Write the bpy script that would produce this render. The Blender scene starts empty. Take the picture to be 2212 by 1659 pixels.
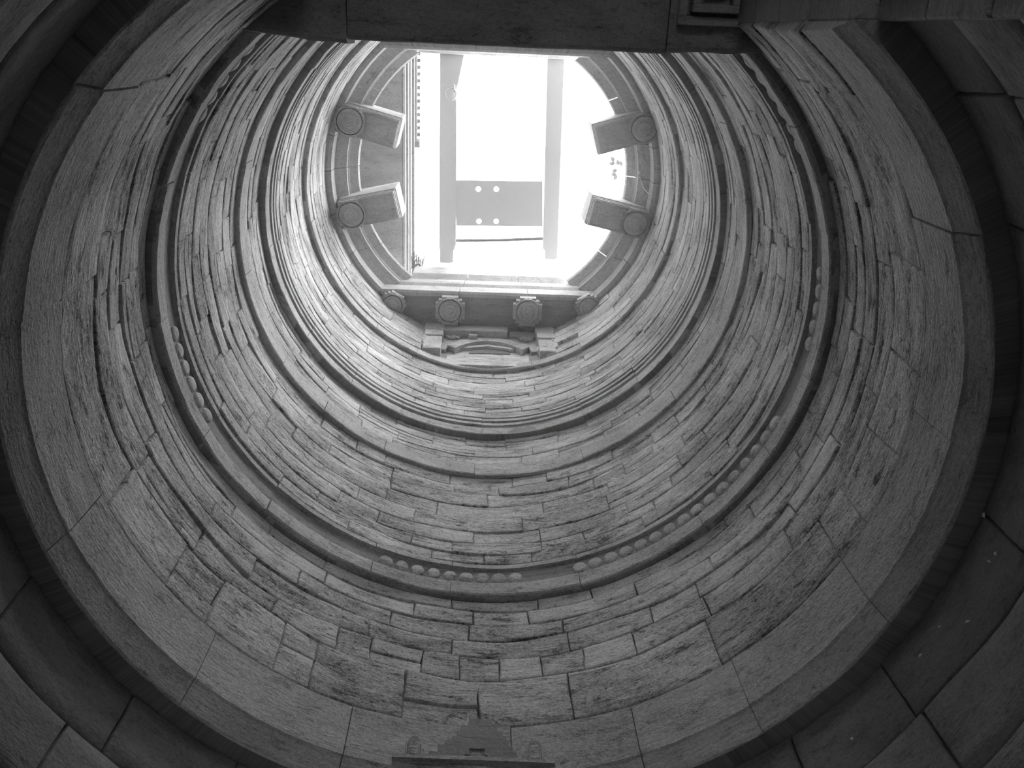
import bpy, bmesh, math, random
from math import sin, cos, radians, degrees, pi, sqrt, asin, atan2
from mathutils import Vector, Matrix, noise

SC = bpy.context.scene
COL = SC.collection
random.seed(7)

# ------------------------------------------------------------------ camera, sky, exposure
EYE = 1.6                                   # eye height; all heights h below are above the eye
CAM = (-0.144, -2.496, EYE)
ROWS = ((0.9989, -0.0413, -0.0235), (0.0297, 0.9283, -0.3708), (0.0371, 0.3697, 0.9284))
cd = bpy.data.cameras.new('camera')
cam = bpy.data.objects.new('camera', cd)
COL.objects.link(cam)
r_, d_, f_ = (Vector(v).normalized() for v in ROWS)
d_ = f_.cross(r_).normalized(); r_ = d_.cross(f_).normalized()
mw = Matrix((r_, -d_, -f_)).transposed().to_4x4()
mw.translation = CAM
cam.matrix_world = mw
cd.sensor_width = 36.0
cd.lens = 1915.05 / 2212 * 36.0
cd.clip_start = 0.05
SC.camera = cam

W = bpy.data.worlds.new('overcast_sky'); SC.world = W
W.use_nodes = True
bg = W.node_tree.nodes['Background']
bg.inputs[0].default_value = (1, 1, 1, 1)
bg.inputs[1].default_value = 6.0
vs = SC.view_settings
vs.view_transform = 'Standard'; vs.look = 'None'; vs.gamma = 1; vs.use_curve_mapping = False
vs.exposure = 1.22
SC.cycles.max_bounces = 6
SC.cycles.diffuse_bounces = 4
SC.cycles.volume_bounces = 0

sd_ = bpy.data.lights.new('veiled_sun', 'SUN'); sd_.energy = 2.6; sd_.angle = radians(35)
so = bpy.data.objects.new('veiled_sun', sd_); COL.objects.link(so); so.location = (12, -6, 40)
so.rotation_euler = Vector((0.55, -0.26, 0.79)).to_track_quat('Z', 'Y').to_euler()

def portal(name, loc, rot, sx, sy):
    ld = bpy.data.lights.new(name, 'AREA'); ld.shape = 'RECTANGLE'; ld.size = sx; ld.size_y = sy
    ld.cycles.is_portal = True
    o = bpy.data.objects.new(name, ld); COL.objects.link(o)
    o.location = loc; o.rotation_euler = rot
    return o
portal('sky_portal_top', (0.2, 0, 17.5 + EYE), (0, 0, 0), 5.6, 4.6)
portal('sky_portal_side', (0, -3.1, 11.3 + EYE), (radians(-90), 0, 0), 0.7, 6.4)

# ------------------------------------------------------------------ helpers
def tag(o, label=None, cat=None, group=None, kind=None):
    if label: o['label'] = label
    if cat: o['category'] = cat
    if group: o['group'] = group
    if kind: o['kind'] = kind
    return o

def empty(name, loc=(0, 0, 0)):
    o = bpy.data.objects.new(name, None); COL.objects.link(o)
    o.location = loc; o.empty_display_size = 0.1
    return o

def obj(name, verts, faces, mat, parent=None, origin=None, uvs=None, smooth=False, rotz=0.0):
    """One mesh object; verts are world coordinates unless origin is None and rotz is set (then local)."""
    if origin is None:
        n = len(verts)
        origin = Vector((sum(v[0] for v in verts) / n, sum(v[1] for v in verts) / n, sum(v[2] for v in verts) / n))
    origin = Vector(origin)
    me = bpy.data.meshes.new(name)
    me.from_pydata([(v[0] - origin.x, v[1] - origin.y, v[2] - origin.z) for v in verts], [], faces)
    ul = me.uv_layers.new(name='UVMap')
    if uvs is None:                        # box projection in metres
        for p in me.polygons:
            nx, ny, nz = (abs(c) for c in p.normal)
            for li in p.loop_indices:
                c = verts[me.loops[li].vertex_index]
                if nz >= nx and nz >= ny: uv = (c[0], c[1])
                elif nx >= ny: uv = (c[1], c[2])
                else: uv = (c[0], c[2])
                ul.data[li].uv = uv
    else:
        for l in me.loops:
            ul.data[l.index].uv = uvs[l.vertex_index]
    if smooth:
        me.polygons.foreach_set('use_smooth', [True] * len(me.polygons))
    me.materials.append(mat)
    o = bpy.data.objects.new(name, me); COL.objects.link(o)
    if parent is not None:
        o.parent = parent
        o.location = origin - parent.location
    else:
        o.location = origin
    return o

class MB:
    """Collects boxes, lathes and prisms into one mesh."""
    def __init__(s): s.v = []; s.f = []
    def add(s, v, f):
        k = len(s.v); s.v += [tuple(p) for p in v]; s.f += [tuple(i + k for i in q) for q in f]
    def box(s, x0, x1, y0, y1, z0, z1, b=0.0, M=None):
        bm = bmesh.new(); bmesh.ops.create_cube(bm, size=1)
        for v in bm.verts:
            v.co = Vector((x0 + (v.co.x + .5) * (x1 - x0), y0 + (v.co.y + .5) * (y1 - y0), z0 + (v.co.z + .5) * (z1 - z0)))
        if b: bmesh.ops.bevel(bm, geom=bm.edges[:], offset=b, segments=1, affect='EDGES')
        s.bm(bm, M)
    def bm(s, bm, M=None):
        if M is not None: bmesh.ops.transform(bm, matrix=M, verts=bm.verts)
        bm.verts.index_update()
        s.add([v.co[:] for v in bm.verts], [[v.index for v in f.verts] for f in bm.faces]); bm.free()
    def lathe(s, prof, c, n=20, M=None):
        """prof: (radius, z) from one pole or rim to the other; axis vertical through c."""
        v = []; f = []
        for r, z in prof:
            for i in range(n):
                a = 2 * pi * i / n; v.append(Vector((c[0] + r * cos(a), c[1] + r * sin(a), c[2] + z)))
        for k in range(len(prof) - 1):
            for i in range(n):
                j = (i + 1) % n; f.append((k * n + i, k * n + j, (k + 1) * n + j, (k + 1) * n + i))
        f.append(tuple(range(n))[::-1]); f.append(tuple(range((len(prof) - 1) * n, len(prof) * n)))
        if M is not None: v = [M @ p for p in v]
        s.add(v, f)
    def tube(s, pts, r, n=6, rend=None):
        pts = [Vector(p) for p in pts]; v = []; f = []
        for i, p in enumerate(pts):
            t = (pts[min(i + 1, len(pts) - 1)] - pts[max(i - 1, 0)]).normalized()
            a = t.cross(Vector((0.31, 0.2, 0.93))).normalized(); b = t.cross(a)
            rr = r if rend is None else r + (rend - r) * i / (len(pts) - 1)
            for k in range(n):
                q = 2 * pi * k / n; v.append(p + (a * cos(q) + b * sin(q)) * rr)
        for i in range(len(pts) - 1):
            for k in range(n):
                j = (k + 1) % n; f.append((i * n + k, i * n + j, (i + 1) * n + j, (i + 1) * n + k))
        f.append(tuple(range(n))[::-1]); f.append(tuple(range((len(pts) - 1) * n, len(pts) * n)))
        s.add(v, f)
    def build(s, name, mat, parent=None, smooth=False, origin=None):
        o = obj(name, s.v, s.f, mat, parent, origin, None, smooth)
        bm = bmesh.new(); bm.from_mesh(o.data); bmesh.ops.recalc_face_normals(bm, faces=bm.faces); bm.to_mesh(o.data); bm.free()
        return o

# ------------------------------------------------------------------ materials
def stone_mat(name, lo, hi, streak=1.0, bump=0.03, blotch=0.5, vary=0.16, grain=1.0):
    m = bpy.data.materials.new(name); m.use_nodes = True
    nt = m.node_tree; N = nt.nodes; L = nt.links
    bs = N['Principled BSDF']; bs.inputs['Roughness'].default_value = 0.9
    bs.inputs['Specular IOR Level'].default_value = 0.15
    uv = N.new('ShaderNodeUVMap'); uv.uv_map = 'UVMap'
    oi = N.new('ShaderNodeObjectInfo')
    def math_(op, a, b=None, clamp=False):
        n = N.new('ShaderNodeMath'); n.operation = op; n.use_clamp = clamp
        for i, x in enumerate((a, b)):
            if x is None: continue
            if isinstance(x, (int, float)): n.inputs[i].default_value = x
            else: L.new(x, n.inputs[i])
        return n.outputs[0]
    cz = N.new('ShaderNodeCombineXYZ'); L.new(math_('MULTIPLY', oi.outputs['Random'], 37.0), cz.inputs['Z'])
    add = N.new('ShaderNodeVectorMath'); add.operation = 'ADD'; L.new(uv.outputs[0], add.inputs[0]); L.new(cz.outputs[0], add.inputs[1])
    def noise_(su, sv, det=5.0, rough=0.55, dist=0.0, shared=False):
        mp = N.new('ShaderNodeMapping'); mp.inputs['Scale'].default_value = (su, sv, 1)
        L.new(uv.outputs[0] if shared else add.outputs[0], mp.inputs[0])
        n = N.new('ShaderNodeTexNoise'); n.inputs['Scale'].default_value = 1.0; n.inputs['Detail'].default_value = det
        n.inputs['Roughness'].default_value = rough; n.inputs['Distortion'].default_value = dist
        L.new(mp.outputs[0], n.inputs['Vector']); return n.outputs['Fac']
    def ramp(x, a, b):
        n = N.new('ShaderNodeMapRange'); n.clamp = True; n.interpolation_type = 'SMOOTHSTEP'
        L.new(x, n.inputs[0]); n.inputs[1].default_value = a; n.inputs[2].default_value = b
        return n.outputs[0]
    big = noise_(0.9, 1.6, 3, 0.6, 0.4, True)         # stains running over the joints
    mid = noise_(2.2, 7.0, 4, 0.65, 0.5)
    fine = noise_(3.0, 34.0, 4, 0.7, 0.6)             # laminated bedding of the sandstone
    grit = noise_(70, 70, 1, 0.6)
    pits = noise_(14, 30, 2, 0.7)
    mask = ramp(noise_(1.0, 2.2, 2, 0.6, 0.3, True), 0.44, 0.62)  # where the face has flaked
    # colour value
    grit2 = noise_(24, 36, 2, 0.65)
    spots = ramp(noise_(3.2, 8.5, 5, 0.74, 0.3), 0.53, 0.68)
    v = math_('MULTIPLY', math_('SUBTRACT', big, 0.5), 1.5 * blotch)
    v = math_('ADD', v, math_('MULTIPLY', math_('SUBTRACT', mid, 0.5), 0.9 * blotch))
    st = math_('MULTIPLY', math_('SUBTRACT', fine, 0.5), math_('ADD', math_('MULTIPLY', mask, 1.1 * streak), 0.4 * streak))
    v = math_('ADD', v, st)
    v = math_('SUBTRACT', v, math_('MULTIPLY', spots, 0.50 * blotch))
    v = math_('SUBTRACT', v, math_('MULTIPLY', ramp(pits, 0.56, 0.68), 0.35 * blotch))
    v = math_('ADD', v, math_('MULTIPLY', math_('SUBTRACT', grit, 0.5), 0.65 * grain))
    v = math_('ADD', v, math_('MULTIPLY', math_('SUBTRACT', grit2, 0.5), 0.55 * grain))
    v = math_('ADD', v, math_('MULTIPLY', math_('SUBTRACT', oi.outputs['Random'], 0.5), 2 * vary))
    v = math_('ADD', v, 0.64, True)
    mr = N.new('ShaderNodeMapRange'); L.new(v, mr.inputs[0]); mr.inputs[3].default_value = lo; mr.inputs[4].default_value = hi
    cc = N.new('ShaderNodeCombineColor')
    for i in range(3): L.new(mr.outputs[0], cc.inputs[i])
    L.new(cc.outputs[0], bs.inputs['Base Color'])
    # relief
    h = math_('MULTIPLY', fine, math_('ADD', math_('MULTIPLY', mask, 1.1 * streak), 0.25 * streak))
    h = math_('ADD', h, math_('MULTIPLY', mid, 0.5 * streak))
    h = math_('SUBTRACT', h, math_('MULTIPLY', spots, 0.30 * blotch))
    h = math_('ADD', h, math_('MULTIPLY', grit2, 0.28 * grain))
    bp = N.new('ShaderNodeBump'); bp.inputs['Strength'].default_value = 1.0; bp.inputs['Distance'].default_value = bump
    L.new(h, bp.inputs['Height']); L.new(bp.outputs[0], bs.inputs['Normal'])
    return m

def plain_mat(name, v, rough=0.7, metal=0.0):
    m = bpy.data.materials.new(name); m.use_nodes = True
    nt = m.node_tree; bs = nt.nodes['Principled BSDF']
    n = nt.nodes.new('ShaderNodeTexNoise'); n.inputs['Scale'].default_value = 9; n.inputs['Detail'].default_value = 4
    tc = nt.nodes.new('ShaderNodeTexCoord'); nt.links.new(tc.outputs['Object'], n.inputs['Vector'])
    mr = nt.nodes.new('ShaderNodeMapRange'); nt.links.new(n.outputs['Fac'], mr.inputs[0])
    mr.inputs[3].default_value = v * 0.75; mr.inputs[4].default_value = v * 1.25
    cc = nt.nodes.new('ShaderNodeCombineColor')
    for i in range(3): nt.links.new(mr.outputs[0], cc.inputs[i])
    nt.links.new(cc.outputs[0], bs.inputs['Base Color'])
    bs.inputs['Roughness'].default_value = rough; bs.inputs['Metallic'].default_value = metal
    return m

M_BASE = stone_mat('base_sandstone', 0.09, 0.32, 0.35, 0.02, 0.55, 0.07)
M_WALL = stone_mat('wall_sandstone', 0.09, 0.62, 0.65, 0.03, 0.95, 0.11, 1.5)
M_HIGH = stone_mat('flaked_sandstone', 0.10, 0.64, 1.0, 0.035, 0.8, 0.14, 1.2)
M_RING = stone_mat('course_sandstone', 0.11, 0.56, 0.4, 0.02, 0.6, 0.07, 1.3)
M_CARV = stone_mat('carved_sandstone', 0.14, 0.44, 0.25, 0.012, 0.5, 0.05)
M_DARK = stone_mat('dark_sandstone', 0.07, 0.26, 0.2, 0.012, 0.7, 0.05)  # darker stone tone for ceilings, roof slab, parapet and niche plate
M_JAMB = stone_mat('jamb_sandstone', 0.10, 0.34, 0.35, 0.02, 0.5, 0.05)
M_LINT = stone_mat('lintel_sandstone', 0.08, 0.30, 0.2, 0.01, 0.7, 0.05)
M_MORT = stone_mat('joint_mortar', 0.08, 0.34, 0.3, 0.02, 0.5, 0.0)
M_STAIN_FILLET = stone_mat('stain_and_fillet_sandstone', 0.10, 0.34, 0.2, 0.012, 0.4, 0.05)  # relief stain tone; also the lighter painted lines of the roof fillets
M_DIMMED = stone_mat('dimmed_edge_stone', 0.05, 0.17, 0.3, 0.01, 0.6, 0.08)  # darkened to hold down direct sky light on eave, fillets and rod
M_BEAM = plain_mat('glare_pale_beam', 0.5, 0.6)  # pale tone stands in for sky glare over the beams
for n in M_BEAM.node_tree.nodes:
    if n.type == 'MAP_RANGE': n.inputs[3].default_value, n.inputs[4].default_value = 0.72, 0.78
M_IRON = plain_mat('pale_iron', 0.6, 0.5, 0.3)
M_LEAF = plain_mat('leaf', 0.25, 0.7)
M_DRY = plain_mat('dry_leaf', 0.75, 0.8)
M_GROUND = plain_mat('paving_dust', 0.35, 0.9)

# ------------------------------------------------------------------ curved stones
def nz(u, v, s=0.0): return noise.noise(Vector((u, v, s)))

def curved_stone(parent, mat, Rlo, Rhi, a0, a1, h0, h1, gap=0.012, wob=0.010, erode=0.0, nu=7, nv=5, out=0.0, depth=0.12, name='stone', arris=0.014, wl=0.0, wh=0.0):
    """One block of a curved course: front face towards the axis, worn arrises, recessed joints. Angles in degrees, heights over the eye."""
    Rm = 0.5 * (Rlo + Rhi); A0, A1 = radians(a0), radians(a1)
    w = (A1 - A0) * Rm; hh = h1 - h0; sd = random.uniform(0, 90)
    g = gap * random.uniform(.6, 1.3)
    eu, ev = min(0.16, 0.022 / w), min(0.2, 0.018 / hh)
    S = [0, eu] + [eu + (1 - 2 * eu) * i / (nu - 2) for i in range(1, nu - 2)] + [1 - eu, 1]
    T = [0, ev] + [ev + (1 - 2 * ev) * i / (nv - 2) for i in range(1, nv - 2)] + [1 - ev, 1]
    verts = []; uvs = []; nS, nT = len(S), len(T)
    ph = random.uniform(-.006, .006) * min(1, gap / .011) + out
    for j, t in enumerate(T):
        for i, s in enumerate(S):
            u = A0 * Rm + s * w; v = h0 + t * hh
            es = min(s, 1 - s); et = min(t, 1 - t)
            du = dv = 0.0
            if i == 0: du = g * .5 + wob * abs(nz(v * 5, sd, 1))
            if i == nS - 1: du = -g * .5 - wob * abs(nz(v * 5, sd, 2))
            if j == 0: dv = g * .5 + wob * abs(nz(u * 4, sd, 3))
            if j == nT - 1: dv = -g * .5 - wob * abs(nz(u * 4, sd, 4))
            dv += wl * (1 - t) * nz(u * .9, h0 * 31, 2) + wh * t * nz(u * .9, h1 * 31, 2)
            du += 0.05 * hh / .3 * (t - .5) * ((1 - s) * nz(a0 * 7.3, h0 * 3, 8) + s * nz(a1 * 7.3, h0 * 3, 8))
            edge = i in (0, nS - 1) or j in (0, nT - 1)
            uu, vv = u + du, v + dv
            R = Rlo + (Rhi - Rlo) * t + ph
            R += 0.010 * nz(uu * 2.2, vv * 3, sd)
            if erode > 0:
                k = max(0.0, nz(uu * 1.1, vv * 2.4, sd + 9) + 0.25)
                R += min(erode * 1.1, erode * (k * 0.8 + 0.8 * max(0, nz(uu * 1.3, vv * 11, sd + 5)) + 0.3 * max(0, nz(uu * 3, vv * 26, sd))))
            if edge: R += arris
            a = uu / Rm
            verts.append((R * cos(a), R * sin(a), vv + EYE)); uvs.append((uu, vv))
    faces = []
    for j in range(nT - 1):
        for i in range(nS - 1):
            k = j * nS + i; faces.append((k, k + nS, k + nS + 1, k + 1))
    per = [i for i in range(nS)] + [j * nS + nS - 1 for j in range(1, nT)] + [(nT - 1) * nS + i for i in range(nS - 2, -1, -1)] + [j * nS for j in range(nT - 2, 0, -1)]
    b0 = len(verts)
    for k in per:
        x, y, z = verts[k]; r = sqrt(x * x + y * y); q = (r + depth) / r
        verts.append((x * q, y * q, z)); uvs.append((uvs[k][0], uvs[k][1] + 0.03))
    n = len(per)
    for i in range(n):
        j = (i + 1) % n; faces.append((per[i], per[j], b0 + j, b0 + i))
    am = 0.5 * (A0 + A1)
    o = obj(name, verts, faces, mat, parent, (Rm * cos(am), Rm * sin(am), 0.5 * (h0 + h1) + EYE), uvs, True)
    return o

def ring_stone(parent, mat, prof, a0, a1, chip=0.02, nu=12, gap=0.008, name='stone', hshift=0.0):
    """One block of a moulded string course: prof is (radius, height, wear) swept from a0 to a1 degrees."""
    A0, A1 = radians(a0), radians(a1); R0 = prof[1][0]; g = gap / R0 * .5; sd = random.uniform(0, 90)
    off = random.uniform(-.010, .010)
    verts = []; uvs = []; n = len(prof); faces = []
    arc = [0.0]
    for k in range(1, n): arc.append(arc[-1] + sqrt((prof[k][0] - prof[k - 1][0]) ** 2 + (prof[k][1] - prof[k - 1][1]) ** 2))
    for i in range(nu + 1):
        s = i / nu; a = A0 + g + (A1 - A0 - 2 * g) * s; u = a * R0
        for k, (r, h, wr) in enumerate(prof):
            c = max(0.0, nz(u * 2.0, k * .15, sd) - 0.15) * 1.5 + 0.3 * max(0, nz(u * 6, k * .2, sd + 4))
            if i in (0, nu): c += 0.2
            rr = r + off * (1 if wr > -1 else 0) + wr * chip * c
            hh = h + (wr * chip * 0.5 * c if k < n / 2 else -wr * chip * .3 * c) + 0.006 * nz(u * 1.5, sd, 7) + hshift
            verts.append((rr * cos(a), rr * sin(a), hh + EYE)); uvs.append((u, prof[0][1] + arc[k]))
    for i in range(nu):
        for k in range(n - 1):
            p = i * n + k; faces.append((p, p + 1, p + n + 1, p + n))
        p = i * n + n - 1; faces.append((p, i * n, (i + 1) * n, p + n))
    faces.append(tuple(range(n))[::-1]); faces.append(tuple(range(nu * n, nu * n + n)))
    am = .5 * (A0 + A1)
    return obj(name, verts, faces, mat, parent, (R0 * cos(am), R0 * sin(am), prof[1][1] + EYE), uvs, False)

def core(name, mat, prof, a0, a1, label, step=4.0, thick=0.45):
    """The mortared core of a storey of the shaft: prof is (inner radius, height)."""
    n = max(3, int(round((a1 - a0) / step))); verts = []; uvs = []; faces = []; m = len(prof)
    full = abs(a1 - a0 - 360) < 1e-6
    for i in range(n + (0 if full else 1)):
        a = radians(a0 + (a1 - a0) * i / n)
        for r, h in prof:
            verts.append((r * cos(a), r * sin(a), h + EYE)); uvs.append((a * 3.1, h))
        for r, h in reversed(prof):
            verts.append(((r + thick) * cos(a), (r + thick) * sin(a), h + EYE)); uvs.append((a * 3.1, h))
    q = 2 * m; cnt = n if full else n
    tot = n if full else n + 1
    for i in range(cnt):
        j = (i + 1) % tot
        for k in range(q):
            l = (k + 1) % q; faces.append((i * q + k, i * q + l, j * q + l, j * q + k))
    if not full:
        faces.append(tuple(range(q))[::-1]); faces.append(tuple(range(n * q, n * q + q)))
    o = obj(name, verts, faces, mat, None, (0, 0, prof[0][1] + EYE), uvs, False)
    return tag(o, label, 'wall', None, 'structure')

JA, JB = 54.3, 61.0                                   # the shaft opens between -JA and -(180-JA) below the lintel
A_LO, A_HI = -JA, 180 + JB
U_LO, U_HI = -84.5, 264.5                   # unseen slit above the lintel towards the stepped passage, width set for side light
V_LO, V_HI = -50.0, 230.0                   # above the lintel: the arc not hidden behind it

def splits(lo, hi, R, lmin, lmax, forced=()):
    pts = [lo]
    cuts = sorted(c for c in forced if lo < c < hi) + [hi]
    for c in cuts:
        while True:
            step = degrees(random.uniform(lmin, lmax) / R)
            if pts[-1] + step > c - degrees(lmin * .6 / R): break
            pts.append(pts[-1] + step)
        pts.append(c)
    return pts

def courses(parent, mat, bounds, Rf, lo, hi, lmin, lmax, pe, er, nu, nv, skip=None, forced=None, gap=0.012, wob=0.010, arris=0.014, wave=0.28, thin=0.12):
    made = 0
    for k in range(len(bounds) - 1):
        h0, h1 = bounds[k], bounds[k + 1]
        ps = splits(lo, hi, Rf(h0), lmin, lmax, (forced or {}).get(k, ()))
        for a0, a1 in zip(ps, ps[1:]):
            if skip and skip(0.5 * (a0 + a1), 0.5 * (h0 + h1)): continue
            m = max(5, min(nu, int(round(radians(a1 - a0) * 3.1 / 0.11)) + 3))
            wl = wave * (h1 - h0) if k > 0 else 0.0
            wh = wave * (bounds[k + 2] - h1) if k < len(bounds) - 2 else 0.0
            wl = min(wl, wave * (h0 - bounds[k - 1])) if k > 0 else 0.0
            wh = min(wh, wave * (h1 - h0)) if wh else 0.0
            hs = [(h0, h1, wl, wh)]
            if random.random() < thin and h1 - h0 > .2:
                hm = h0 + (h1 - h0) * random.uniform(.35, .65); hs = [(h0, hm, wl, 0), (hm, h1, 0, wh)]
            for (ha, hb, la, lb) in hs:
                e = random.uniform(.4, 1.0) * er if random.random() < pe else 0.0
                curved_stone(parent, mat, Rf(ha), Rf(hb), a0, a1, ha, hb, gap, wob, e, m, nv, 0.004 * (e > 0), arris=arris, wl=la, wh=lb)
            made += 1
    return made

# ------------------------------------------------------------------ the shaft, storey by storey
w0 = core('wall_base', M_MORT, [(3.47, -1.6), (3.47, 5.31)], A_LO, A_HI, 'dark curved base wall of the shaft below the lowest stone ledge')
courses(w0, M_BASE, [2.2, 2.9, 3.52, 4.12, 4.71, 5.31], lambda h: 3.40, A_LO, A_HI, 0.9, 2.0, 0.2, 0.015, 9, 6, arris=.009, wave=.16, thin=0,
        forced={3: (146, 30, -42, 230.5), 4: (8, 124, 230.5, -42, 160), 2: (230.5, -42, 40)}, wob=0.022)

w1 = core('wall_lower', M_MORT, [(3.255, 5.31), (3.33, 8.03)], A_LO, A_HI, 'curved wall of large worn blocks between the lowest ledge and the beaded course')
def R1(h): return 3.165 + 0.075 * (h - 6.1) / 1.93
courses(w1, M_WALL, [6.10, 6.74, 7.08, 7.36, 7.60, 7.85, 8.03], R1, A_LO, A_HI, 0.5, 1.7, 0.5, 0.034, 11, 9, gap=.007, arris=.006,
        forced={0: (76, 103.4, 51, 26, 125, 146), 1: (101, 94.5, 87.6, 80.4, 73, 116, 50, 110), 2: (111, 96)}, wob=0.016)

w2 = core('wall_middle', M_MORT, [(3.20, 8.03), (3.20, 10.713)], U_LO, U_HI, 'curved wall of grey blocks between the beaded course and the plain ledge above it')
def R2(h): return 3.142 + 0.010 * (h - 8.6) / 2.1
courses(w2, M_WALL, [8.62, 8.82, 9.04, 9.30, 9.62, 9.93, 10.22, 10.47, 10.72], R2, V_LO, V_HI, 0.4, 1.4, 0.5, 0.04, 9, 7, gap=.005, wob=.010, arris=.005)

w3 = core('wall_upper', M_MORT, [(3.155, 10.713), (3.18, 11.93)], 0, 360, 'narrow curved wall of small blocks between the plain ledge and the moulded course')
def R3(h): return 3.115 + 0.035 * (h - 11.04) / .9
courses(w3, M_HIGH, [11.04, 11.28, 11.50, 11.71, 11.94], R3, V_LO, V_HI, 0.4, 1.3, 0.5, 0.03, 8, 7, gap=.004, wob=.007, arris=.006)

w4 = core('wall_high', M_MORT, [(3.07, 11.93), (3.095, 14.44)], U_LO, U_HI, 'curved wall of thin flaked courses between the moulded course and the top ledge')
def R4(h): return 3.035 + 0.03 * (h - 12.5) / 1.9
courses(w4, M_HIGH, [12.52, 12.68, 12.84, 13.02, 13.20, 13.40, 13.66, 13.94, 14.20, 14.45], R4, V_LO, V_HI, 0.45, 1.3, 0.5, 0.026, 7, 6, gap=.0035, wob=.007, arris=.005)

w5 = core('wall_crown', M_MORT, [(3.03, 14.44), (3.03, 16.0)], 0, 360, 'pale curved wall just under the cornice of the well mouth')
courses(w5, M_HIGH, [14.68, 14.90, 15.18, 15.46, 15.74, 16.0], lambda h: 2.975, V_LO, V_HI, 0.45, 1.3, 0.4, 0.02, 7, 6, gap=.003, wob=.006, arris=.004,
        skip=lambda a, h: 67 < a < 113)

# string courses
def ring(name, prof, lo, hi, lmin, lmax, label, mat=M_RING, chip=0.02, nu=12):
    p = empty(name, (0, 0, prof[1][1] + EYE)); tag(p, label, 'ledge', None, 'structure')
    ps = splits(lo, hi, prof[1][0], lmin, lmax)
    for a0, a1 in zip(ps, ps[1:]): ring_stone(p, mat, prof, a0, a1, chip, nu)
    return p

t1 = ring('trim_1', [(3.50, 5.314, 0), (3.245, 5.314, 1), (3.232, 5.33, 1), (3.185, 5.53, .6), (3.172, 5.555, .4), (3.166, 5.80, .2), (3.162, 6.09, .3), (3.40, 6.10, 0)],
          A_LO, A_HI, 0.9, 1.7, 'lowest and widest projecting stone ledge round the shaft', M_RING, 0.03, 22)
t2 = ring('trim_2', [(3.36, 8.03, 0), (3.165, 8.03, 1), (3.150, 8.045, 1), (3.150, 8.235, .5), (3.165, 8.255, .5), (3.235, 8.262, 0), (3.235, 8.52, 0), (3.150, 8.53, .4), (3.150, 8.60, .4), (3.36, 8.62, 0)],
          V_LO - 1, V_HI + 1, 0.7, 1.5, 'projecting stone course carved with a row of beads', M_RING, 0.026, 20)
t3 = ring('trim_3', [(3.25, 10.713, 0), (3.108, 10.713, 1), (3.098, 10.73, 1), (3.098, 11.02, .5), (3.115, 11.04, .3), (3.25, 11.04, 0)],
          V_LO, V_HI, 0.8, 1.6, 'plain square stone ledge above the beaded course', M_RING, 0.016, 18)
t4 = ring('trim_4', [(3.2, 11.931, 0), (3.068, 11.931, 1), (3.058, 11.945, 1), (3.058, 12.13, .6), (3.095, 12.15, 0), (3.095, 12.20, 0), (3.045, 12.21, .4), (3.045, 12.28, .4),
                     (3.09, 12.29, 0), (3.09, 12.33, 0), (3.035, 12.34, .4), (3.035, 12.41, .4), (3.075, 12.42, 0), (3.075, 12.45, 0), (3.03, 12.46, .4), (3.035, 12.52, .3), (3.2, 12.52, 0)],
          V_LO, V_HI, 0.8, 1.6, 'moulded stone course with fine parallel grooves', M_RING, 0.02, 18)
t5 = ring('trim_5', [(3.15, 14.44, 0), (2.998, 14.44, 1), (2.99, 14.455, 1), (2.988, 14.65, .4), (3.00, 14.68, .3), (3.15, 14.68, 0)],
          V_LO, V_HI, 0.7, 1.4, 'uppermost thin stone ledge below the well mouth', M_RING, 0.02, 16)

# carved beads of the beaded course, some lost to weather
def oval_bead(a, worn):
    A = radians(a); L = 0.087 * random.uniform(.93, 1.05); H = 0.092 * random.uniform(.92, 1.03); Dp = 0.07 * (0.45 if worn else 1)
    verts = []; faces = []; n = 12; rings_ = [(1.0, 0.0), (0.97, .55), (0.82, .85), (0.5, 1.0)]
    sd = random.uniform(0, 50)
    for (k, dd) in rings_:
        for i in range(n):
            q = 2 * pi * i / n; c = 1 + (0.25 if worn else .05) * nz(cos(q) * 1.5, sin(q) * 1.5 + k, sd)
            verts.append((k * L * cos(q) * c, dd, k * H * sin(q) * c))
    V = []
    for x, dd, z in verts:
        R = 3.238 - dd * Dp; aa = A + x / 3.2
        V.append((R * cos(aa), R * sin(aa), 8.392 + z * 1.12 + EYE))
    for k in range(len(rings_) - 1):
        for i in range(n):
            j = (i + 1) % n; faces.append((k * n + i, k * n + j, (k + 1) * n + j, (k + 1) * n + i))
    faces.append(tuple(range((len(rings_) - 1) * n, len(rings_) * n)))
    o = obj('bead', V, faces, M_RING, t2, None, None, True)
    bm = bmesh.new(); bm.from_mesh(o.data); bmesh.ops.recalc_face_normals(bm, faces=bm.faces); bm.to_mesh(o.data); bm.free()
    c = o.location + t2.location
    mid = sum((p.normal.x * cos(A) + p.normal.y * sin(A)) * p.area for p in o.data.polygons)
    if mid > 0: o.data.flip_normals()
    return o
a = -46.6
while a < 228:
    lost = any(l < a < h for l, h in ((73.5, 79.5), (127, 156), (186, 207), (-27.5, -14)))
    worn = any(l < a < h for l, h in ((111, 127), (172.5, 186), (207, 211), (-14, -8), (8, 20), (79, 84)))
    if not lost: oval_bead(a, worn)
    elif random.random() < 0.45: oval_bead(a, True)
    a += 3.27

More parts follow.
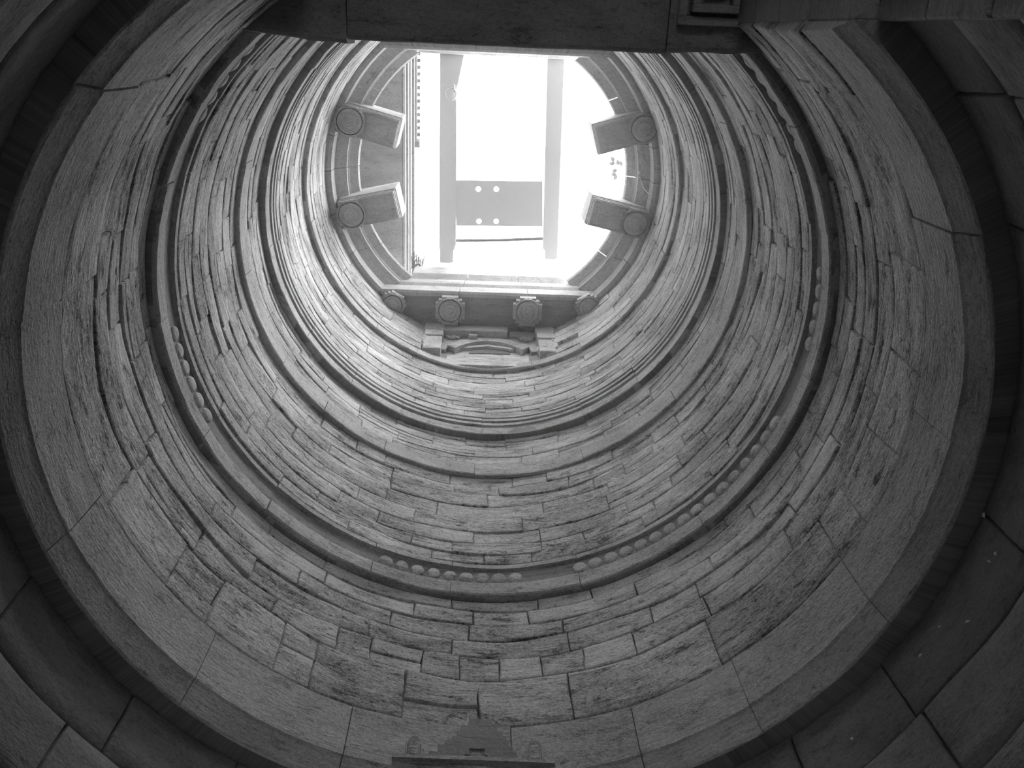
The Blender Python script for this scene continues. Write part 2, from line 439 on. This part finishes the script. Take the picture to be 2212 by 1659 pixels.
# ------------------------------------------------------------------ cornice of the mouth: two arcs and two straight sides
CH = [16.0, 16.0, 16.03, 16.34, 16.37, 16.44, 16.50, 16.58, 16.60, 16.72, 16.80, 17.00, 17.45, 17.45]
CA = [16.0, 16.0, 16.03, 16.30, 16.33, 16.42, 16.46, 16.51, 16.53, 16.585, 16.60, 16.69, 16.75, 16.75]
CR = [3.3, 2.93, 2.87, 2.855, 2.88, 2.74, 2.66, 2.655, 2.68, 2.635, 2.63, 2.49, 2.465, 3.4]
CY = [2.16, 2.10, 2.06, 2.055, 2.12, 2.07, 2.04, 2.03, 2.035, 2.03, 2.08, 1.985, 1.965, 3.1]
CN = [-(y + 0.085) for y in CY]
t6 = empty('trim_6', (0, 0, 16 + EYE)); tag(t6, 'moulded cornice of four sides framing the well mouth', 'cornice', None, 'structure')
def sweep(name, pts_fn, s0, s1, n, mat=M_CARV, HS=CH):
    """pts_fn(k, s): plan position of moulding level k at s in 0..1 along one side."""
    m = len(CH); verts = []; uvs = []; faces = []; sd = random.uniform(0, 50)
    e = 0.0012
    for i in range(n + 1):
        s = s0 + e + (s1 - s0 - 2 * e) * i / n
        for k in range(m):
            x, y = pts_fn(k, s)
            verts.append((x, y, HS[k] + EYE + 0.004 * nz(s * 9, k, sd))); uvs.append((s * 4.5, HS[k]))
    for i in range(n):
        for k in range(m):
            l = (k + 1) % m; faces.append((i * m + k, i * m + l, (i + 1) * m + l, (i + 1) * m + k))
    faces.append(tuple(range(m))[::-1]); faces.append(tuple(range(n * m, n * m + m)))
    o = obj(name, verts, faces, mat, t6, None, uvs)
    bm = bmesh.new(); bm.from_mesh(o.data); bmesh.ops.recalc_face_normals(bm, faces=bm.faces); bm.to_mesh(o.data); bm.free()
    return o
def arc_pt(side):
    def fn(k, s):
        R = CR[k]; b0 = asin(max(-1, CN[k] / R)) if k not in (0, 13) else radians(-52); b1 = asin(min(1, CY[k] / R)) if k not in (0, 13) else radians(52)
        b = b0 + (b1 - b0) * s
        return side * R * cos(b), R * sin(b)
    return fn
def chord_pt(Ys, sgn):
    def fn(k, s):
        if k in (0, 13): X = 2.0
        else: X = sqrt(CR[k] ** 2 - Ys[k] ** 2)
        return X * (2 * s - 1), Ys[k]
    return fn
for side in (-1, 1):
    cuts = [0, .2, .37, .5, .66, .82, 1]
    for s0, s1 in zip(cuts, cuts[1:]): sweep('cornice_stone', arc_pt(side), s0, s1, 5, M_CARV, CA)
for s0, s1 in ((0, .36), (.36, .68), (.68, 1)): sweep('cornice_stone', chord_pt(CY, 1), s0, s1, 2)
for s0, s1 in ((0, .5), (.5, 1)): sweep('cornice_stone', chord_pt(CN, -1), s0, s1, 2)

# dark ceiling slab between the far straight side and the wall
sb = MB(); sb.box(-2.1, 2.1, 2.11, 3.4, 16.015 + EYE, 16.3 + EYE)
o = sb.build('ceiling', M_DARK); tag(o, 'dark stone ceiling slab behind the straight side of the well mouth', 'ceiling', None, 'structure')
# terrace round the mouth
tb = MB()
n = 48; v = []; f = []
for i in range(n):
    q = 2 * pi * i / n
    for r, h in ((3.0, 17.3), (12, 17.3), (12, 17.0), (3.0, 17.0)): v.append((r * cos(q), r * sin(q), h + EYE))
for i in range(n):
    j = (i + 1) % n
    for k in range(4):
        l = (k + 1) % 4; f.append((i * 4 + k, j * 4 + k, j * 4 + l, i * 4 + l))
tb.add(v, f)
o = tb.build('ground_terrace', M_GROUND); tag(o, 'stone terrace round the mouth of the well', 'terrace', None, 'structure')
# shell behind the cornice so that no daylight leaks in under the terrace
core('wall_collar', M_MORT, [(3.02, 15.95), (3.02, 17.2)], 0, 360, 'stone collar behind the cornice of the well mouth')

# ------------------------------------------------------------------ floor, corridor, lintel
fb = MB(); fb.box(-8, 8, -30, 6, -0.3, 0.0)
tag(fb.build('floor', M_GROUND), 'dusty stone floor at the bottom of the well', 'floor', None, 'structure')
for side, nm in ((-1, 'wall_left'), (1, 'wall_right')):
    aj = radians(A_LO if side > 0 else A_HI); XJ, YJ = abs(3.237 * cos(aj)), 3.237 * sin(aj)
    p = empty(nm, (side * 1.9, -2.63, EYE)); tag(p, 'straight jamb wall of the passage, %s side of the shaft opening' % ('left' if side < 0 else 'right'), 'wall', None, 'structure')
    bnds = [-1.6, -0.8, 0, .8, 1.6, 2.3, 2.9, 3.5, 4.1, 4.7, 5.3, 6.1, 6.7, 7.3, 7.9]
    for h0, h1 in zip(bnds, bnds[1:]):
        ys = [YJ, YJ - random.uniform(.8, 1.6), -5.6, -8.2, -11.0]
        for ya, yb in zip(ys, ys[1:]):
            b = MB(); xa = XJ if h0 >= 5.3 else XJ + .12
            xo = xa + random.uniform(-.006, .006)
            b.box(min(side * xo, side * 2.9), max(side * xo, side * 2.9), yb + .006, ya - .004, h0 + EYE + .005, h1 + EYE - .005, 0.012)
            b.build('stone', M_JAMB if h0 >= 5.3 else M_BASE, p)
# lintel: three long slabs spanning the opening
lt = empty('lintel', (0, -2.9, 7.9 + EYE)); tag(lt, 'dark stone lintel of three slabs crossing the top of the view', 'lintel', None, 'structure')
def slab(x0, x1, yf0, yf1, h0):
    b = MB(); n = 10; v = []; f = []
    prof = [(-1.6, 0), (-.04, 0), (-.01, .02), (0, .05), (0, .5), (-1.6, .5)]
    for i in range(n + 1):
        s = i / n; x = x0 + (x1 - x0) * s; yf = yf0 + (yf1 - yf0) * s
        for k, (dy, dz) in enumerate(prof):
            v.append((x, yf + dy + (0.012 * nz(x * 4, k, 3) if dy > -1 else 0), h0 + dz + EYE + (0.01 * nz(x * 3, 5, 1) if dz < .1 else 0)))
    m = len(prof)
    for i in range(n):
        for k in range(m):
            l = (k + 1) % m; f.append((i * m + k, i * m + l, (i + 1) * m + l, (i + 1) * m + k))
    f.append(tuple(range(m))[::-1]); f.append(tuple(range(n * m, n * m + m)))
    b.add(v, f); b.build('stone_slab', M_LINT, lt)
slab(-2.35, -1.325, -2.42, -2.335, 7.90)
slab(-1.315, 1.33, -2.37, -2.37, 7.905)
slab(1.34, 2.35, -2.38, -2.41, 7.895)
# passage ceiling behind the lintel, plus unseen end wall added to cut daylight
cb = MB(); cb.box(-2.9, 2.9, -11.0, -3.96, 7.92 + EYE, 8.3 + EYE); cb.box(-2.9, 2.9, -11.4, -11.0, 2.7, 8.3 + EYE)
tag(cb.build('ceiling_passage', M_DARK), 'stone ceiling and added unseen end wall of the passage behind the lintel', 'ceiling', None, 'structure')
# carved nested frames under the right end of the lintel
def frame(parent, x0, x1, y0, y1, z, w, pr, name):
    b = MB()
    b.box(x0, x1, y0, y0 + w, z - pr, z + .03, .006); b.box(x0, x1, y1 - w, y1, z - pr, z + .03, .006)
    b.box(x0, x0 + w, y0 + w, y1 - w, z - pr, z + .03, .006); b.box(x1 - w, x1, y0 + w, y1 - w, z - pr, z + .03, .006)
    b.build(name, M_JAMB, parent)
zl = 7.895 + EYE
frame(lt, 1.40, 1.98, -3.30, -2.60, zl, .07, .07, 'outer_frame')
frame(lt, 1.50, 1.88, -3.20, -2.70, zl, .06, .13, 'inner_frame')
b = MB(); b.box(1.60, 1.78, -3.10, -2.82, zl - .06, zl + .03, .015); b.build('carved_boss', M_JAMB, lt)

# ------------------------------------------------------------------ brackets round the mouth
def cross_prism(mb, r, w, z0, z1, M):
    """Square block with stepped corners."""
    p = [(r, w), (r * .8, w), (r * .8, r * .8), (w, r * .8), (w, r), (-w, r), (-w, r * .8), (-r * .8, r * .8), (-r * .8, w), (-r, w)]
    p = p + [(-x, -y) for x, y in p]
    k = len(p); v = [M @ Vector((x, y, z)) for z in (z0, z1) for x, y in p]
    f = [tuple(range(k))[::-1], tuple(range(k, 2 * k))] + [(i, (i + 1) % k, k + (i + 1) % k, k + i) for i in range(k)]
    mb.add(v, f)

def rosette(parent, M, R=0.22, boss=True):
    d = MB(); d.lathe([(R, 0.02), (R, -.03), (R * .93, -.05), (R * .86, -.05), (R * .84, -.065), (R * .62, -.075)], (0, 0, 0), 28, M)
    o = d.build('disc', M_CARV, parent)
    c = MB(); c.lathe([(R * .52, -.06), (R * .52, -.10), (R * .46, -.12), (R * .30, -.125), (R * .28, -.14), (R * .14, -.145), (R * .12, -.175), (R * .05, -.185)], (0, 0, 0), 24, M)
    c.build('boss', M_CARV, parent)
    t = MB(); k = 96; v = []; pr = [R * (1.0 + .06 * abs(sin(8 * 2 * pi * i / k)) ** .6) for i in range(k)]
    for zz in (-.05, -.005): v += [M @ Vector((pr[i] * cos(2 * pi * i / k), pr[i] * sin(2 * pi * i / k), zz)) for i in range(k)]
    t.add(v, [tuple(range(k))[::-1], tuple(range(k, 2 * k))] + [(i, (i + 1) % k, k + (i + 1) % k, k + i) for i in range(k)])
    t.build('petal_rim', M_CARV, parent)

BR = [(-2.16, -0.845, 194, 'upper left', 'bracket left of the mouth, nearer the lintel'),
      (-2.17, 0.60, 167, 'lower left', 'bracket left of the mouth, nearer the arched niche'),
      (2.25, -0.90, -17, 'upper right', 'bracket right of the mouth, nearer the lintel'),
      (2.24, 0.58, 12, 'lower right', 'bracket right of the mouth, nearer the arched niche')]
for (x, y, ang, _w, lab) in BR:
    p = empty('corner_bracket', (x, y, 16.0 + EYE)); tag(p, 'grey stone ' + lab, 'bracket', 'brackets round the well mouth')
    M = Matrix.Translation((x, y, 16.0 + EYE)) @ Matrix.Rotation(radians(ang + 180), 4, 'Z')   # local +x points to the axis
    b = MB()
    b.box(-.57, .46, -.25, .25, .04, .12, .008, M)
    b.box(-.57, .475, -.262, .262, .12, .17, .006, M)
    b.box(-.57, .465, -.252, .252, .17, .22, .006, M)
    b.box(-.57, .49, -.275, .275, .22, .95, .012, M)
    b.box(-.57, .445, -.236, .236, .012, .045, .006, M); b.box(-.57, .43, -.222, -.205, .0, .02, .003, M)
    b.build('block', M_CARV, p)
    sp = MB(); sp.box(.30, .33, -.2, .2, .004, .02, .003, M); sp.box(-.2, .44, .205, .222, .0, .02, .003, M); sp.build('underside_moulding', M_CARV, p)
    Mr = M @ Matrix.Translation((-.36, 0, -.005))
    s = MB(); cross_prism(s, .25, .15, -.03, .05, Mr); s.build('stepped_seat', M_CARV, p)
    rosette(p, Mr @ Matrix.Translation((0, 0, -.03)), .25)

PEN = [(-0.725, 2.40, 0, 'hanging capital under the dark ceiling slab, left of the middle pair'),
       (0.72, 2.37, 0, 'hanging capital under the dark ceiling slab, right of the middle pair'),
       (-1.80, 2.33, 28, 'hanging capital at the left end of the dark ceiling slab'),
       (1.86, 2.26, -28, 'worn hanging capital at the right end of the dark ceiling slab')]
for i, (x, y, ang, lab) in enumerate(PEN):
    p = empty('hanging_capital', (x, y, 15.8 + EYE)); tag(p, 'round ' + lab, 'capital', 'capitals under the ceiling slab')
    M = Matrix.Translation((x, y, (15.8 if i < 2 else 15.86) + EYE)) @ Matrix.Rotation(radians(ang), 4, 'Z') @ Matrix.Scale(1 if i < 2 else .85, 4)
    s = MB(); cross_prism(s, .27, .15, .06, .21, M); s.build('stepped_block', M_CARV, p)
    rosette(p, M @ Matrix.Translation((0, -.02, .06)), .235)

# ------------------------------------------------------------------ blind arched niche under the ceiling slab
nc = empty('arched_niche', (0, 2.72, 14.5 + EYE)); tag(nc, 'shallow arched stone niche between two pilasters under the dark ceiling slab', 'niche')
YF = 2.72
def plate(name, poly, y0, y1, mat, parent=nc):
    """Extruded polygon in the (x, h) plane."""
    k = len(poly); v = [(x, y, h + EYE) for y in (y0, y1) for x, h in poly]
    f = [tuple(range(k)), tuple(range(k, 2 * k))[::-1]] + [(i, (i + 1) % k, k + (i + 1) % k, k + i) for i in range(k)]
    m = MB(); m.add(v, f); return m.build(name, mat, parent)
def arcs(xa, ha, xb, hb, top, n=14):
    """Points of a segmental arch from (xa,ha) over top to (xb,hb)."""
    out = []
    for i in range(n + 1):
        s = i / n; x = xa + (xb - xa) * s; base = ha + (hb - ha) * s
        out.append((x, base + (top - 0.5 * (ha + hb)) * (1 - (2 * s - 1) ** 2)))
    return out
K = 1.025; YA = 2.85
def sc(pts): return [(x * K, h * K) for x, h in pts]
outer = sc(arcs(-.72, 14.80, .73, 14.84, 15.31))
inner = sc(arcs(-.58, 14.66, .60, 14.68, 15.09))
mid = len(outer) // 2
plate('voussoir', outer[:mid + 1] + inner[:mid + 1][::-1], YA - .03, 2.97, M_RING)
plate('voussoir', outer[mid:] + inner[mid:][::-1], YA - .026, 2.97, M_RING)
plate('spandrel', sc([(-.84, 15.50), (-.84, 14.64), (-.75, 14.64)] + [(x / K, h / K) for x, h in outer] + [(.76, 14.66), (.91, 14.66), (.91, 15.50)]), YA, 2.97, M_CARV)
plate('inner_arch', sc([(-.44, 14.84), (-.36, 14.93), (0, 15.04), (.38, 14.93), (.47, 14.82), (.38, 14.82), (.30, 14.86), (0, 14.95), (-.28, 14.86), (-.36, 14.83)]), 2.875, 2.95, M_RING)
plate('recess_shade_plate', sc([(-.34, 14.70), (.40, 14.70), (.34, 14.85), (0, 14.96), (-.30, 14.85)]), 2.925, 2.97, M_DARK)  # dark plate stands in for the shaded hollow under the inner arch
plate('back_panel', [(-.98, 14.5), (.98, 14.5), (.98, 15.9), (-.98, 15.9)], 2.94, 3.02, M_HIGH)
for x0, x1 in ((-1.16, -.84), (.91, 1.20)):
    b = MB(); z = EYE
    b.box(x0, x1, YF, 3.02, 14.70 + z, 15.36 + z, .01); b.box(x0 - .015, x1 + .015, YF - .03, 3.02, 15.37 + z, 15.67 + z, .012); b.box(x0 - .03, x1 + .03, YF - .04, 3.02, 15.68 + z, 15.99 + z, .014)
    b.build('pilaster', M_RING, nc)
b = MB(); b.box(-.83, .36, YF - .03, 3.0, 15.66 + EYE, 15.93 + EYE, .015); b.build('architrave', M_CARV, nc)
b = MB(); b.box(.38, .90, YF + .05, 3.0, 15.70 + EYE, 15.93 + EYE, .03); b.build('broken_architrave', M_STAIN_FILLET, nc)
b = MB(); b.box(-.36, -.20, YF + .02, 2.96, 15.53 + EYE, 15.62 + EYE, .01); b.build('bracket_block', M_CARV, nc)
for x in (-.63, .68):
    r = MB()
    Mx = Matrix.Translation((x * K, YA, 15.64 + EYE)) @ Matrix.Rotation(radians(90), 4, 'X')
    r.lathe([(.125, 0), (.12, .03), (.07, .035), (.05, .06), (.02, .07)], (0, 0, 0), 18, Mx)
    for i in range(8): r.box(.06, .145, -.028, .028, .02, .055, .008, Mx @ Matrix.Rotation(2 * pi * i / 8, 4, 'Z'))
    r.build('rosette', M_CARV, nc)
# broken stones at either side of the niche
for a0, a1, h0, h1 in ((107, 113, 14.68, 15.0), (108, 114, 15.0, 15.4), (66, 72, 14.68, 14.95), (65, 73, 14.95, 15.25), (66, 71, 15.25, 15.5)):
    curved_stone(w5, M_HIGH, 2.93, 2.93, a0, a1, h0, h1, .012, .03, .12, 9, 8)

# ------------------------------------------------------------------ low reliefs on the lowest ledge, at the foot of the view
rf = empty('carved_relief', (0, 3.1, 5.6 + EYE)); tag(rf, 'two little carved pavilions beside a stepped dark patch on the lowest ledge', 'relief')
def bent(name, poly, R0, pr, mat, parent=rf):
    """Polygon given as (angle deg, h) standing proud of the curved wall at R0 by pr."""
    k = len(poly); v = []
    for R in (R0 - pr, R0 + .05):
        for a, h in poly: v.append((R * cos(radians(a)), R * sin(radians(a)), h + .05 + EYE))
    f = [tuple(range(k)), tuple(range(k, 2 * k))[::-1]] + [(i, (i + 1) % k, k + (i + 1) % k, k + i) for i in range(k)]
    m = MB(); m.add(v, f); return m.build(name, mat, parent)
def rect(a0, a1, h0, h1): return [(a0, h0), (a1, h0), (a1, h1), (a0, h1)]
RR = 3.146
for (ac, wl, wr) in ((101.0, 1, 1), (82.4, 1, 1)):
    dome = [(ac - 1.0, 5.60), (ac + 1.0, 5.60)] + [(ac + 1.0 * cos(q), 5.735 + .085 * sin(q)) for q in [pi * i / 8 for i in range(9)]]
    bent('pavilion', dome, RR, .024, M_STAIN_FILLET)
    bent('pavilion_door', rect(ac - .62, ac + .62, 5.615, 5.755), RR - .024, .010, M_WALL)
    bent('pavilion_wing', [(ac + 1.1, 5.60), (ac + 2.3, 5.60), (ac + 1.9, 5.68), (ac + 1.1, 5.73)], RR, .010, M_RING)
    bent('pavilion_wing', [(ac - 1.1, 5.60), (ac - 1.1, 5.73), (ac - 1.9, 5.68), (ac - 2.3, 5.60)], RR, .010, M_RING)
    for q in (-1.15, -.78, .78, 1.15): bent('colonnette', rect(ac + q - .09, ac + q + .09, 5.60, 5.75), RR - .014, .018, M_RING)
rows = [(6.03, 6.10, 89.0, 92.6), (5.96, 6.03, 88.2, 93.9), (5.89, 5.96, 87.3, 94.4), (5.83, 5.89, 86.8, 95.0), (5.77, 5.83, 86.3, 96.2),
        (5.70, 5.77, 85.8, 90.0), (5.70, 5.77, 92.5, 97.2), (5.62, 5.70, 85.2, 89.6), (5.62, 5.70, 93.2, 98.6)]
for h0, h1, a0, a1 in rows:
    m = max(2, int((a1 - a0) / 1.3)); cut = sorted([a0, a1] + [a0 + (a1 - a0) * (i + random.uniform(-.3, .3)) / m for i in range(1, m)])
    for q0, q1 in zip(cut, cut[1:]):
        j = random.uniform(0, .02)
        bent('dark_patch', rect(q0 - .05, q1 + .05, h0 - .004, h1 + j), RR, .002 + random.uniform(0, .003), M_STAIN_FILLET)
bent('shelf', [(79.5, 5.555), (104, 5.555), (104, 5.595), (79.5, 5.595)], RR, .016, M_RING)

# ------------------------------------------------------------------ building edge on the left above the mouth
gl = empty('roof_slab', (-1.75, 0, 18.2 + EYE)); tag(gl, 'dark overhanging roof slab with a moulded straight edge, left above the well mouth', 'roof', None, 'structure')
z = 18.2 + EYE
b = MB(); b.box(-5, -1.80, -5, 6, z, z + .5); b.build('slab', M_DARK, gl)
for x1, z0, z1 in ((-1.745, 0, .09), (-1.70, .12, .22), (-1.65, .25, .36), (-1.60, .39, .50)):
    b = MB(); b.box(-1.82, x1, -5, 6, z + z0, z + z1, .01); b.build('edge_fillet', M_STAIN_FILLET if z0 in (0, .25) else M_DIMMED, gl)  # alternating tones put lit and shaded lines into the colour
b = MB(); b.box(-3.6, -3.3, -5, 6, 17.3 + EYE, z); tag(b.build('wall_parapet', M_DARK), 'dark parapet wall under the roof slab on the left', 'wall', None, 'structure')
b = MB(); b.box(-4.6, -2.25, -6, 8, 18.7 + EYE, 23.5 + EYE); tag(b.build('wall_skyblock', M_RING), 'unseen wall added on the roof slab at the left to block sky', 'wall', None, 'structure')  # unseen wall added to cut sky light on the right side
ev = empty('eave', (-1.6, -1.5, 19 + EYE)); tag(ev, 'short eave with a row of small teeth above the roof slab edge', 'eave', None, 'structure')
b = MB(); b.box(-2.24, -1.56, -5, -.20, 18.72 + EYE, 18.95 + EYE, .01); b.build('board', M_DIMMED, ev)
yy = -4.9
while yy < -.3:
    b = MB(); b.box(-1.565, -1.50, yy, yy + .07, 18.80 + EYE, 18.94 + EYE, .008); b.build('tooth', M_DIMMED, ev); yy += .13
b = MB(); b.box(-1.62, -1.49, -.34, -.19, 18.70 + EYE, 18.96 + EYE, .02); b.build('end_block', M_DIMMED, ev)

# ------------------------------------------------------------------ pulley frame reaching over the mouth
pf = empty('pulley_frame', (0.15, -2.5, 17.46 + EYE)); tag(pf, 'grey frame of two long beams and a drilled cross plate over the mouth', 'frame')
def beam(poly, z0, z1):
    k = len(poly); v = [(x, y, zz) for zz in (z0, z1) for x, y in poly]
    f = [tuple(range(k))[::-1], tuple(range(k, 2 * k))] + [(i, (i + 1) % k, k + (i + 1) % k, k + i) for i in range(k)]
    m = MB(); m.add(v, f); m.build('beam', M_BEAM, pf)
zb = 17.455 + EYE
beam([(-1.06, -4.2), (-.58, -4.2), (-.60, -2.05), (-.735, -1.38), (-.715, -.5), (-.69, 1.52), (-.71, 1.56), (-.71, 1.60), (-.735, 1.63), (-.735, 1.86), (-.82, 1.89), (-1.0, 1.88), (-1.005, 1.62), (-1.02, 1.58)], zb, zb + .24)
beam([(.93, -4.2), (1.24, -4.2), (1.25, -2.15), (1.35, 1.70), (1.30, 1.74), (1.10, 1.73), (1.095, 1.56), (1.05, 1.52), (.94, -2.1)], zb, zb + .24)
cu = bpy.data.curves.new('cross_plate', 'CURVE'); cu.dimensions = '2D'; cu.fill_mode = 'BOTH'; cu.extrude = 0.03
def loop(pts):
    s = cu.splines.new('POLY'); s.points.add(len(pts) - 1); s.use_cyclic_u = True
    for q, (x, y) in zip(s.points, pts): q.co = (x, y, 0, 1)
loop([(-.715, .24), (.975, .20), (1.02, 1.08), (-.69, 1.13)])
for hx, hy in ((-.27, .395), (.08, .385), (-.24, 1.025), (.10, 1.013)):
    loop([(hx + .052 * cos(2 * pi * i / 16), hy + .052 * sin(2 * pi * i / 16)) for i in range(16)])
co = bpy.data.objects.new('cross_plate_curve', cu); COL.objects.link(co)
bpy.context.view_layer.update()
me = bpy.data.meshes.new_from_object(co.evaluated_get(bpy.context.evaluated_depsgraph_get()))
bpy.data.objects.remove(co)
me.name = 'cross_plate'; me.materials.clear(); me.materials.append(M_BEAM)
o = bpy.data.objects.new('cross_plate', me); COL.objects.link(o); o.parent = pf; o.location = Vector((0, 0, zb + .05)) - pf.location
b = MB(); b.tube([(-.72, 1.44, zb + .08), (.2, 1.40, zb + .085), (1.06, 1.335, zb + .08)], .03, 8); b.build('tie_rod', M_DIMMED, pf)

ir = empty('iron_ring', (-.83, -1.34, 17.43 + EYE)); tag(ir, 'thin iron ring hanging under the left beam of the pulley frame', 'ring')
b = MB(); b.tube([(-.84 + .11 * cos(q), -1.36 + .11 * sin(q), 17.40 + EYE + .02 * sin(q)) for q in [2 * pi * i / 20 for i in range(21)]], .013, 6); b.build('hoop', M_IRON, ir)
b = MB(); b.tube([(-.78, -1.52, 17.436 + EYE), (-.77, -1.50, 17.40 + EYE), (-.77, -1.44, 17.38 + EYE), (-.76, -1.40, 17.40 + EYE), (-.74, -1.42, 17.43 + EYE)], .016, 6); b.build('hook', M_IRON, ir)
b = MB(); b.tube([(-.95, -1.56, 17.436 + EYE), (-.95, -1.48, 17.41 + EYE), (-.90, -1.45, 17.40 + EYE)], .012, 6); b.build('bent_wire', M_IRON, ir)

# ------------------------------------------------------------------ weeds and flakes
def leaf_pts(c, d, L, wd, up):
    c = Vector(c); d = Vector(d).normalized(); s = d.cross(Vector(up)).normalized(); n = s.cross(d)
    return [c, c + d * L * .35 + s * wd, c + d * L * .5 + n * .01, c + d * L * .35 - s * wd, c + d * L + n * -.02, c + d * L * .7 + s * wd * .7, c + d * L * .7 - s * wd * .7], [(0, 1, 2), (0, 2, 3), (1, 5, 2), (5, 4, 2), (2, 4, 6), (2, 6, 3)]
sp = empty('leafy_sprig', (2.58, -.15, 17.45 + EYE)); tag(sp, 'small leafy sprig growing on the right rim of the well mouth', 'plant')
b = MB(); zz = 17.45 + EYE
b.tube([(2.60, -.16, zz), (2.50, -.15, zz + .10), (2.40, -.17, zz + .14), (2.34, -.22, zz + .15)], .008, 5); b.tube([(2.46, -.16, zz + .12), (2.45, -.05, zz + .15), (2.42, .05, zz + .13)], .006, 5); b.build('stem', M_LEAF, sp)
for (c, d) in (((2.36, -.21, zz + .15), (-.6, -.8, .1)), ((2.38, -.18, zz + .15), (-1, .1, .1)), ((2.45, -.14, zz + .14), (-.3, -1, .2)), ((2.44, -.06, zz + .15), (-1, .3, 0)), ((2.43, .03, zz + .13), (-.5, 1, 0)), ((2.5, -.12, zz + .12), (-.2, -1, .3)), ((2.43, 0.04, zz + .13), (-1, -.2, .1))):
    m = MB(); v, f = leaf_pts(c, d, .13, .045, (0, 0, 1)); m.add(v, f); o = m.build('leaf', M_LEAF, sp)
tf = empty('grass_tuft', (-1.50, 2.02, 17.45 + EYE)); tag(tf, 'small dry grass tuft at the left corner of the far rim', 'grass')
b = MB()
for i in range(90):
    x = -1.46 + random.uniform(-.12, .12); y = 1.99 + random.uniform(-.02, .06); q = random.uniform(0, 2 * pi); L = random.uniform(.08, .22)
    b.tube([(x, y, zz), (x + .03 * cos(q), y + .03 * sin(q) - .04, zz + L * .5), (x + .06 * cos(q), y - .12 - L * 1.1, zz + L * .8)], .007, 3, .003)
o = b.build('blades', M_LEAF, tf); o['kind'] = 'stuff'
rt = empty('dry_root', (2.70, -.12, 16.45 + EYE)); tag(rt, 'pale dry root clump with a hanging thread on the right cornice', 'root')
b = MB()
for i in range(26):
    q = random.uniform(0, 2 * pi); b.tube([(2.70, -.13, 16.47 + EYE), (2.67 + .03 * cos(q), -.13 + .05 * sin(q), 16.47 + EYE + .04 * cos(q * 2)), (2.66 + .02 * cos(q), -.13 + .10 * sin(q), 16.46 + EYE + .07 * cos(q))], .006, 4, .003)
b.build('clump', M_DRY, rt)
b = MB(); b.tube([(2.68, -.12, 16.45 + EYE), (2.72, -.02, 16.38 + EYE), (2.74, .06, 16.30 + EYE), (2.80, .12, 16.20 + EYE), (2.83, .14, 16.1 + EYE)], .006, 4); b.build('thread', M_DRY, rt)

FL = [(5.377, 9.56, .055, 'upper left of the cluster'), (5.25, 7.74, .055, 'topmost of the cluster'), (4.99, 10.24, .04, 'below the topmost pair'), (5.01, 11.56, .06, 'long, thin and upright'), (4.898, 18.75, .07, 'curled, in the middle of the wall'),
      (5.075, 21.9, .03, 'tiny, near the curled one'), (5.048, 26.1, .035, 'small, under the ledge shadow'), (4.928, 39.3, .035, 'lowest, near the foot of the view')]
for h, a, s, lab in FL:
    R = 3.375; A = radians(a); c = Vector((R * cos(A), R * sin(A), h + EYE)); tn = Vector((-sin(A), cos(A), 0)); up = Vector((0, 0, 1)); inn = Vector((-cos(A), -sin(A), 0))
    q = random.uniform(0, pi); d = tn * cos(q) + up * sin(q)
    if 'long' in lab: d = up * .9 + tn * .2
    v, f = leaf_pts(c - d * s * .5, d, s, s * (.12 if ('long' in lab or 'curled' in lab) else .33), inn)
    v = v + [p - inn * .004 for p in v]; k = 7
    f = f + [tuple(i + k for i in reversed(q_)) for q_ in f] + [(0, 3, 10, 7), (3, 6, 13, 10), (6, 4, 11, 13), (4, 5, 12, 11), (5, 1, 8, 12), (1, 0, 7, 8)]
    m = MB(); m.add(v, f); o = m.build('leaf_flake', M_DRY); tag(o, 'pale dry flake on the dark base wall, ' + lab, 'flake', 'pale flakes on the base wall')

# ------------------------------------------------------------------ thin haze added in the upper shaft to imitate glare round the sky
hz = bpy.data.materials.new('glare_haze'); hz.use_nodes = True
nt = hz.node_tree; nt.nodes.remove(nt.nodes['Principled BSDF'])
vn = nt.nodes.new('ShaderNodeVolumeScatter'); vn.inputs['Density'].default_value = 0.007; vn.inputs['Anisotropy'].default_value = 0.75
nt.links.new(vn.outputs[0], nt.nodes['Material Output'].inputs['Volume'])
b = MB(); b.lathe([(2.93, 7.0 + EYE), (2.93, 15.9 + EYE)], (0, 0, 0), 40)
o = b.build('haze', hz); tag(o, 'thin haze added in the upper part of the shaft for sky glare', 'haze', None, 'structure')
